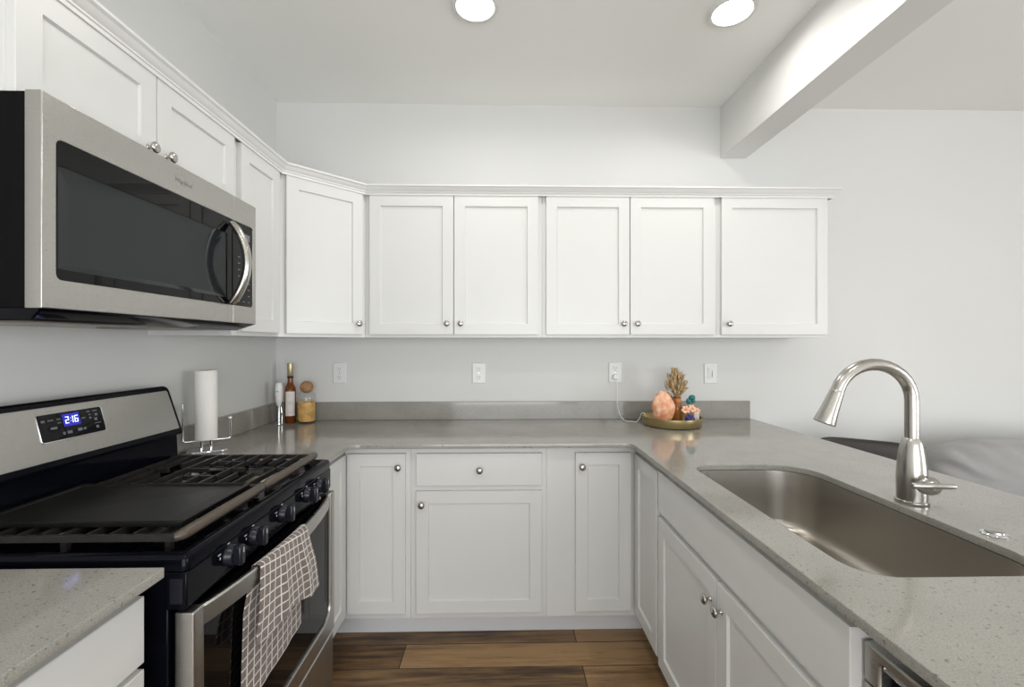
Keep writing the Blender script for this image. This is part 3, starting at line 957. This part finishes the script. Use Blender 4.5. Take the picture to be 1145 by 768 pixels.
# ------------------------------------------------------------------ outlets and switch
def wall_plate(name, x, z, label, cat, group):
    t = thing(name, label, cat, (x, YB - .0003, z), 0, group)
    MB().box(-.038, .038, -.006, 0, -.059, .059).build('cover_plate', 'plate', t, bevel=.003)
    return t
def outlet(x, z, label):
    t = wall_plate('wall_outlet', x, z, label, 'outlet', 'wall outlets')
    for zz in (.0245, -.0245):
        me = plate_mesh([rrect(-.0165, .0165, zz - .0145, zz + .0145, .009, 4)], .003, .0006, Matrix.Translation((0, -.0065, 0)) @ rot)
        s = finish('socket', me, 'plate', t, 30)
        m = MB().box(-.0075, -.0055, -.0084, -.0076, zz - .001, zz + .008).box(.0055, .0075, -.0084, -.0076, zz - .001, zz + .007)
        m.lathe([(.0025, 0), (.0025, .0008)], 10, Matrix.Translation((0, -.0076, zz - .008)) @ Matrix.Rotation(R(90), 4, 'X'))
        m.build('slots', 'slot', s)
    MB().lathe([(.003, 0), (.003, .001)], 12, Matrix.Translation((0, -.006, 0)) @ Matrix.Rotation(R(90), 4, 'X')).build('screw', 'nickel', t)
    return t
outlet(-.943, 1.185, 'white wall outlet nearest the wine bottle and pasta jar')
outlet(-.135, 1.184, 'white empty wall outlet in the middle of the back wall')
outlet(.669, 1.186, 'white wall outlet with a round white plug in it')
t = wall_plate('light_switch', 1.236, 1.180, 'white rocker light switch on the back wall above the brass tray', 'light switch', None)
MB().box(-.0185, .0185, -.0075, -.006, -.035, .035).build('switch_frame', 'plate', t, bevel=.0006)
m = MB().loft([[(-.0155, -.0076, -.032), (.0155, -.0076, -.032), (.0155, -.0076, .032), (-.0155, -.0076, .032)],
               [(-.0150, -.0078, -.0315), (.0150, -.0078, -.0315), (.0150, -.0110, .0315), (-.0150, -.0110, .0315)]])
m.build('rocker', 'plate', t)
MB().box(.006, .008, -.0105, -.0076, -.020, .016).build('slider', 'slot', t)

# ------------------------------------------------------------------ paper towel holder and roll
HX, HY = -1.206, 1.875
t = thing('paper_towel_holder', 'chrome wire paper towel holder on the worktop behind the range', 'paper towel holder', (HX, HY, CT), R(33))
me = plate_mesh([rrect(-.066, .072, -.045, .045, .022, 5)], .011, .003, Matrix.Translation((0, 0, .006)))
finish('base', me, 'chrome', t, 40)
for x in (-.016, .016):
    MB().tube([(x, 0, .0112), (x, 0, .046)], .0055, 12).build('post', 'chrome', t)
m = MB().tube([(-.078, 0, .200), (-.078, 0, .055), (-.075, 0, .050), (-.070, 0, .048), (.078, 0, .048), (.082, 0, .050), (.084, 0, .056), (.084, 0, .122), (.083, 0, .130)],
              .0045, 10)
m.ell((.083, 0, .133), .0085, .0085, .0085, 12, 8)
m.build('wire_arm', 'chrome', t, smooth=50)
MB().tube([(0, 0, .0465), (0, 0, .3345)], .008, 12).build('spindle', 'chrome', t)
t = thing('paper_towel_roll', 'white paper towel roll standing upright on the chrome holder', 'paper towel', (HX, HY, CT + .0535))
rp = [(.0185, 0), (.038, 0), (.0392, .002), (.0392, .278), (.038, .280), (.0185, .280)]
m = MB()
n = 36
rings = [[(r * math.cos(2 * math.pi * i / n), r * math.sin(2 * math.pi * i / n), z) for i in range(n)] for r, z in rp]
m.loft(rings, loop=True)
m.build('sheets', 'paper', t, smooth=40)
m = MB()
rings = [[(r * math.cos(2 * math.pi * i / n), r * math.sin(2 * math.pi * i / n), z) for i in range(n)] for r, z in [(.0165, .001), (.0183, .001), (.0183, .2795), (.0165, .2795)]]
m.loft(rings, loop=True)
m.build('cardboard_core', 'cardboard', t, smooth=40)

# ------------------------------------------------------------------ corner items: frother, bottle, jar
t = thing('milk_frother', 'white handheld milk frother standing on its wire stand in the corner', 'frother', (-1.217, 2.50, CT))
MB().tube([(.016 * math.cos(2 * math.pi * i / 20), .016 * math.sin(2 * math.pi * i / 20), .0028) for i in range(20)], .0025, 8, loop=True).build('stand_ring', 'chrome', t)
MB().tube([(.016, 0, .003), (.017, 0, .05), (.012, 0, .098), (.008, 0, .1015)], .0022, 8).build('stand_wire', 'chrome', t)
MB().lathe([(.0065, .006), (.0065, .103)], 14).build('shaft', 'chrome', t)
m = MB()
m.lathe([(.008, .1025), (.0115, .108), (.0165, .135), (.0195, .165), (.0195, .20), (.0175, .222), (.0150, .229), (.0005, .231)], 24)
hb = m.build('handle', 'frother', t, smooth=50)
MB().box(-.008, .008, -.0202, -.0185, .180, .184).build('handle_print', 'grey_print', hb)
t = thing('wine_bottle', 'tall slim amber wine bottle with a plain white label in the corner', 'bottle', (-1.188, 2.57, CT))
MB().lathe([(.027, .0005), (.0300, .004), (.0300, .165), (.0293, .182), (.0255, .200), (.0175, .214), (.0150, .226), (.0140, .245), (.0140, .322), (.0145, .324)], 32).build('glass', 'amber_glass', t, smooth=50)
def arc(r, a0, a1, z0, z1, n=20):
    m = MB()
    ps = [R(a0 + (a1 - a0) * i / n) for i in range(n + 1)]
    m.loft([[(rr * math.cos(a), rr * math.sin(a), z) for rr, z in ((r, z0), (r + .0005, z0), (r + .0005, z1), (r, z1))] for a in ps])
    return m
lb = arc(.0302, 245, 342, .040, .176).build('label', 'label', t, smooth=50)
lb['label'] = 'off-white paper label'
for z, a0, a1 in ((.118, 270, 318), (.150, 272, 300), (.112, 270, 312), (.104, 275, 316), (.060, 272, 318)):
    arc(.0306, a0, a1, z, z + .0012).build('label_print_line', 'grey_print', lb)
MB().lathe([(.0150, .262), (.0156, .263), (.0156, .330), (.0150, .333), (.0005, .3335)], 24).build('capsule', 'foil', t, smooth=40)
MB().lathe([(.0150, .247), (.0158, .248), (.0158, .2615), (.0150, .262)], 24).build('capsule_band', 'foil_dark', t, smooth=40)
JX, JY = -1.095, 2.565
t = thing('storage_jar', 'clear glass storage jar with a round cork ball stopper beside the bottle', 'jar', (JX, JY, CT))
n = 32
jp = [(.0005, .001), (.044, .001), (.0485, .006), (.0485, .140), (.046, .158), (.038, .172), (.0335, .176), (.0335, .182)]
MB().lathe(jp, n, None, False).build('glass', 'clear', t, smooth=50)
MB().ell((0, 0, .1990), .0355, .0355, .0335, 22, 14).build('cork_ball', 'cork', t, smooth=60)
bm_ = MB()
rnd = random.Random(3)
bm_.lathe([(.0005, .0095), (.040, .0095), (.0405, .012), (.0405, .110), (.0005, .114)], 24)
for i in range(620):
    z = .012 + rnd.random() * .106
    a = rnd.random() * 6.283
    r_q = .0405 + rnd.random() * .0025 if z < .112 else .041 * math.sqrt(rnd.random())
    c_ = Vector((r_q * math.cos(a), r_q * math.sin(a), z))
    dv = Vector((-math.sin(a) * rnd.uniform(-1, 1), math.cos(a) * rnd.uniform(-1, 1), rnd.uniform(-1, 1))).normalized() * .0055
    p0, p1 = c_ - dv, c_ + dv
    for p in (p0, p1):
        rad = math.hypot(p.x, p.y)
        if rad > .0440: p.x *= .0440 / rad; p.y *= .0440 / rad
        p.z = max(p.z, .0115)
    bm_.tube([p0, p1], .0019, 5)
o = bm_.build('dry_pasta', 'pasta', None, smooth=40)
o.location = (JX, JY, CT)
props(o, 'golden dry pasta pieces filling the lower half of the glass jar', 'pasta', None, 'stuff')

# ------------------------------------------------------------------ brass tray and what stands on it
TX, TY = .922, 2.435
t = thing('round_tray', 'round brushed brass tray on the worktop against the backsplash', 'tray', (TX, TY, CT))
MB().lathe([(.0005, .001), (.135, .001), (.147, .005), (.152, .014), (.1545, .048), (.1545, .050), (.1525, .050), (.1500, .015), (.145, .0075), (.134, .0045), (.0005, .0045)], 64).build('dish', 'brass', t, smooth=40)
Z0 = CT + .0050
# salt lamp
t = thing('salt_lamp', 'pink orange salt rock lamp at the left of the brass tray', 'lamp', (.862, 2.405, Z0))
bm = bmesh.new()
bmesh.ops.create_icosphere(bm, subdivisions=5, radius=1)
for v in bm.verts:
    p = v.co.copy()
    q = noise.noise(p * 1.4 + Vector((3, 1, 2))) * .16 + noise.noise(p * 3.5 + Vector((1, 5, 2))) * .06 + noise.noise(p * 9) * .018
    s = 1 + q
    zz = p.z
    taper = 1 - .22 * max(0, zz) ** 1.5
    v.co = Vector((p.x * .057 * s * taper, p.y * .046 * s * taper, max(.018 - .0, .097 + zz * .092 * (1 + q * .4))))
me = bpy.data.meshes.new('salt_rock'); bm.to_mesh(me); bm.free()
finish('salt_rock', me, 'salt', t, 60)
MB().lathe([(.0005, 0), (.044, 0), (.046, .003), (.046, .0165), (.043, .0185), (.0005, .0185)], 28).build('base', 'cork', t, smooth=40)
ox, oy, oz = .862, 2.405, Z0
cp_ = [(.669, 2.634, 1.152), (.669, 2.620, 1.135), (.669, 2.612, 1.09), (.668, 2.608, 1.03), (.670, 2.595, .985), (.677, 2.58, .950), (.690, 2.565, .927), (.705, 2.552, .9175), (.735, 2.54, .9165), (.757, 2.530, .9168),
       (.772, 2.522, .940), (.780, 2.514, .966), (.792, 2.503, .970), (.803, 2.492, .945), (.818, 2.465, .931), (.835, 2.44, .931)]
sm = []
for i in range(len(cp_) - 1):
    p = [Vector(cp_[max(0, min(len(cp_) - 1, i + k))]) for k in (-1, 0, 1, 2)]
    for j in range(5):
        s = j / 5
        sm.append(.5 * ((2 * p[1]) + (p[2] - p[0]) * s + (2 * p[0] - 5 * p[1] + 4 * p[2] - p[3]) * s * s + (-p[0] + 3 * p[1] - 3 * p[2] + p[3]) * s ** 3))
sm.append(Vector(cp_[-1]))
MB().tube([(p.x - ox, p.y - oy, p.z - oz) for p in sm], .0021, 8).build('cord', 'cord', t, smooth=60)
pl_m = Matrix.Translation((.669 - ox, 2.6505 - oy, 1.1610 - oz)) @ Matrix.Rotation(R(90), 4, 'X')
MB().lathe([(.0160, .0005), (.0175, .003), (.0175, .014), (.0155, .017), (.0005, .0175)], 24, pl_m).build('plug', 'cord', t, smooth=40)
# amber bottle vase
VX, VY = .965, 2.475
t = thing('amber_vase', 'small amber glass bottle vase holding dried grass on the tray', 'vase', (VX, VY, Z0))
MB().lathe([(.0005, .0005), (.026, .0005), (.0285, .004), (.0285, .085), (.0265, .100), (.021, .112), (.0195, .118), (.0195, .137), (.0215, .139), (.0215, .146), (.0180, .146), (.0165, .118), (.024, .098), (.025, .006), (.0005, .004)], 26).build('glass', 'vase', t, smooth=45)
MB().lathe([(.0200, .1185), (.0212, .119), (.0212, .1365), (.0200, .137)], 24).build('neck_band', 'vase_band', t, smooth=45)
MB().tube([(-.030 - .016 + .019 * math.cos(a), -.004, .133 + .019 * math.sin(a)) for a in [R(-60 + 250 * i / 16) for i in range(17)]], .0028, 8).build('wire_loop', 'blackwire', t, smooth=60)
g = thing('dried_grass_bunch', 'bunch of tan dried grass heads standing in the amber vase', 'dried grass', (VX, VY, Z0))
rnd = random.Random(11)
mst, mh_ = MB(), MB()
for i in range(80):
    a = rnd.random() * 6.283
    sp = rnd.random() ** .6
    base_p = Vector((.010 * math.cos(a) * sp, .010 * math.sin(a) * sp, .02 + rnd.random() * .03))
    neck = Vector((.013 * math.cos(a) * sp, .013 * math.sin(a) * sp, .1465))
    hgt = rnd.uniform(.152, .280)
    spread = .058 * sp * (1.05 - abs(hgt - .20) / .13)
    tipp = Vector((spread * math.cos(a) - .008, spread * .5 * math.sin(a), hgt))
    mst.tube([base_p, neck, neck.lerp(tipp, .6) + Vector((0, 0, .004)), tipp], .0009, 5)
    dv = (tipp - neck).normalized()
    if dv.length < .5: dv = Vector((0, 0, 1))
    dv = (dv + Vector((rnd.uniform(-.35, .35), rnd.uniform(-.3, .3), .2))).normalized()
    mh_.tube([tipp - dv * .010, tipp - dv * .004, tipp + dv * .008, tipp + dv * .018, tipp + dv * .027], [.0015, .0062, .0068, .004, .0006], 7)
    for k in range(3):
        dw = (dv + Vector((rnd.uniform(-.5, .5), rnd.uniform(-.5, .5), 0))).normalized()
        mh_.tube([tipp + dv * .006, tipp + dw * .022, tipp + dw * .034], [.002, .0016, .0003], 4)
mst.build('stems', 'grass', g, smooth=60)
mh_.build('seed_heads', 'grass', g, smooth=60)
# blossoms
def blossom(x, y, z, r, label, seed):
    rn = random.Random(seed)
    b = thing('blossom', label, 'flower', (x, y, Z0), 0, 'peach blossoms on the tray')
    m = MB()
    tilt = Matrix.Translation((0, 0, z)) @ Matrix.Rotation(R(62), 4, 'X') @ Matrix.Rotation(rn.uniform(-.4, .4), 4, 'Y')
    for k in range(6):
        a = k * math.pi / 3 + rn.random() * .2
        mt = tilt @ Matrix.Rotation(a, 4, 'Z') @ Matrix.Translation((r * .58, 0, .003)) @ Matrix.Rotation(R(-22), 4, 'Y')
        m.ell(mt.translation, r * .52, r * .40, .0035, 12, 8, mt.to_3x3().to_4x4())
    m.build('petals', 'petal', b, smooth=60)
    m = MB(); m.ell(tilt.translation + tilt.to_3x3() @ Vector((0, 0, .004)), r * .32, r * .32, r * .24, 12, 8)
    m.build('centre', 'petal_mid', b, smooth=60)
    MB().tube([(0, .004, .0005), (0, .004, z * .5), tuple(tilt.translation + tilt.to_3x3() @ Vector((0, 0, -.001)))], .0022, 6).build('stem', 'grass', b, smooth=60)
blossom(.985, 2.405, .082, .022, 'peach white blossom above the cobalt stone on the tray', 1)
blossom(1.022, 2.415, .086, .023, 'pinkest peach blossom just under the teal stone', 2)
blossom(1.048, 2.412, .074, .018, 'small peach blossom at the right edge of the bunch on the tray', 3)
def rock(name, label, cat, x, y, rx, ry, rz, material, seed, sub=3, cut=True):
    bm = bmesh.new()
    bmesh.ops.create_icosphere(bm, subdivisions=sub, radius=1)
    for v in bm.verts:
        p = v.co.copy()
        s = 1 + noise.noise(p * 1.6 + Vector((seed, seed * 2, 1))) * .25
        v.co = Vector((p.x * rx * s, p.y * ry * s, max(0.0004, rz * .92 + p.z * rz * s)))
    me = bpy.data.meshes.new(name); bm.to_mesh(me); bm.free()
    o = finish(name, me, material, None, 30)
    o.location = (x, y, Z0)
    return props(o, label, cat)
rock('cobalt_stone', 'deep blue polished stone at the front of the brass tray', 'stone', .992, 2.372, .024, .018, .033, 'cobalt', 4)
m = MB()
hexr = [(math.cos(R(60 * i + 15)), math.sin(R(60 * i + 15))) for i in range(6)]
m.loft([[(x * r, y * r, z) for x, y in hexr] for r, z in ((.0150, .0004), (.0165, .008), (.0155, .050), (.0125, .066), (.0015, .077))])
o = m.build('quartz_point', 'quartzpt', None, smooth=0)
o.location = (1.030, 2.378, Z0); o.rotation_euler = (0, 0, .2)
props(o, 'whitish crystal point standing at the right front of the tray', 'crystal')
t = thing('teal_ornament', 'dark teal stone cluster on a slim red stem above the blossoms', 'ornament', (1.030, 2.445, Z0))
MB().tube([(0, 0, .0005), (.004, 0, .06), (0, 0, .120)], .004, 8).build('stem', 'petal_red', t, smooth=60)
m = MB()
m.ell((.006, 0, .143), .019, .014, .015, 12, 8).ell((-.012, .001, .124), .015, .012, .017, 10, 8).ell((.012, -.001, .124), .013, .011, .010, 10, 8)
m.build('cap', 'teal', t, smooth=60)

# ------------------------------------------------------------------ ceiling downlights
def downlight(x, y, label):
    t = thing('ceiling_downlight', label, 'ceiling light', (x, y, ZC), 0, 'round ceiling downlights')
    m = MB().lathe([(.098, -.0003), (.0985, -.004), (.094, -.011), (.080, -.013), (.0775, -.010), (.0775, -.004), (.0775, -.0003)], 40)
    m.build('trim_ring', 'trimwhite', t, smooth=40)
    MB().lathe([(.077, -.0004), (.077, -.0085), (.070, -.0100), (.0005, -.0105)], 40).build('lens', 'lens', t, smooth=40)
    a = area('downlight_glow', (x, y, ZC - .0125), (0, 0, 0), .15, .15, DOWNLIGHT_W, WARM, 'DISK', 165)
downlight(-.110, 1.875, 'round lit ceiling downlight left of center, farther from the beam')
downlight(.968, 1.880, 'round lit ceiling downlight nearest the white ceiling beam')
for x in (-.110, .968):
    downlight(x, .30, 'unseen ceiling downlight overhead, added to light the worktops and floor')

# ------------------------------------------------------------------ living room: dining chair and sofa
ca = math.atan2(2.085 - 2.305, 1.955 - 1.625)
t = thing('dining_chair', 'dark leather chair whose backrest top shows behind the faucet', 'chair', (1.79, 2.195, 0), ca + math.pi)
cw = .205
m = MB()
rings = []
for i in range(21):
    s = -1 + 2 * i / 20
    x = s * cw
    top = .884 - .030 * abs(s) ** 6
    y = -.035 * (1 - s * s) * 0
    ring = []
    for a in range(16):
        aa = 2 * math.pi * a / 16
        yy = .026 * (1 if abs(math.cos(aa)) > 1e-6 else 0) * math.copysign(abs(math.cos(aa)) ** .7, math.cos(aa)) * (1 - .35 * abs(s) ** 8)
        zz = (.5 + .5 * math.copysign(abs(math.sin(aa)) ** .35, math.sin(aa)))
        ring.append((x, y + yy, .50 + (top - .50) * zz))
    rings.append(ring)
m.loft(rings)
m.build('backrest', 'leather', t, smooth=60)
me = plate_mesh([rrect(-.21, .21, .02, .44, .05, 5)], .07, .02, Matrix.Translation((0, 0, .455)), 3)
finish('seat', me, 'leather', t, 40)
for x, y in ((-.18, .05), (.18, .05), (-.18, .41), (.18, .41)):
    MB().tube([(x, y, .425), (x * 1.08, y + (.02 if y > .2 else -.02), .0)], [.014, .010], 10).build('leg', 'chairleg', t, smooth=50)

def cushion(m, cx, cy, cz, a, b, c, p=4.0, seed=0, wr=.010, n=120, k=44):
    rings = []
    def sgnp(v, q): return math.copysign(abs(v) ** q, v)
    for j in range(k + 1):
        th = -math.pi / 2 + math.pi * j / k
        ring = []
        for i in range(n):
            ph = 2 * math.pi * i / n
            x = a * sgnp(max(math.cos(th), 1e-3), 2 / p) * sgnp(math.cos(ph), 2 / p)
            z = c * sgnp(max(math.cos(th), 1e-3), 2 / p) * sgnp(math.sin(ph), 2 / p)
            y = b * sgnp(math.sin(th), .75)
            q = Vector((x, y, z))
            edge = max(abs(x) / a, abs(z) / c)
            w_ = noise.noise(Vector((x * 7 + z * 14 + seed, z * 4, seed))) * wr + noise.noise(q * 9 + Vector((seed, 0, 0))) * wr * .6
            if wr > .01 and y < 0:
                top = max(0, z / c) ** 2 * (1 - abs(x / a) ** 6)
                side = max(0, -x / a) ** 3
                ph_ = x * 48 + z * 26 + 3 * noise.noise(Vector((x * 5, z * 5, seed)))
                y += .017 * top * max(-.3, math.sin(ph_)) + .015 * side * math.sin(z * 60 + x * 30 + 2 * noise.noise(q * 6))
            y += w_ * (1 if y < 0 else -.3)
            z += noise.noise(Vector((x * 6, seed, 0))) * wr * .8
            ring.append((cx + x, cy + y, cz + z))
        rings.append(ring)
    return m.loft(rings)
t = thing('sofa', 'light grey fabric sofa with plump back cushions beyond the peninsula', 'sofa', (2.17, 1.70, 0))
MB().box(.0, 2.30, .04, .92, .10, .40).build('base', 'sofa_frame', t, bevel=.03, seg=3)
MB().box(.0, 2.30, .70, .93, .405, .755).build('back_frame', 'sofa_frame', t, bevel=.05, seg=4)
for x in (-.155, 2.305):
    MB().box(x, x + .150, .04, .93, .08, .66).build('arm', 'sofa_frame', t, bevel=.05, seg=4)
for k in range(2):
    m = MB(); cushion(m, .575 + k * 1.15, .36, .48, .565, .30, .09, 5, 5 + k, .004)
    m.build('seat_cushion', 'sofa', t, smooth=80)
    m = MB(); cushion(m, .575 + k * 1.15, .575, .655, .570, .125, .205, 4.5, 2 + 7 * k, .018)
    m.build('back_cushion', 'sofa', t, smooth=80)
for x in (.08, 2.2):
    for y in (.12, .84):
        MB().lathe([(.02, 0), (.028, .10)], 14, Matrix.Translation((x, y, 0))).build('foot', 'chairleg', t)
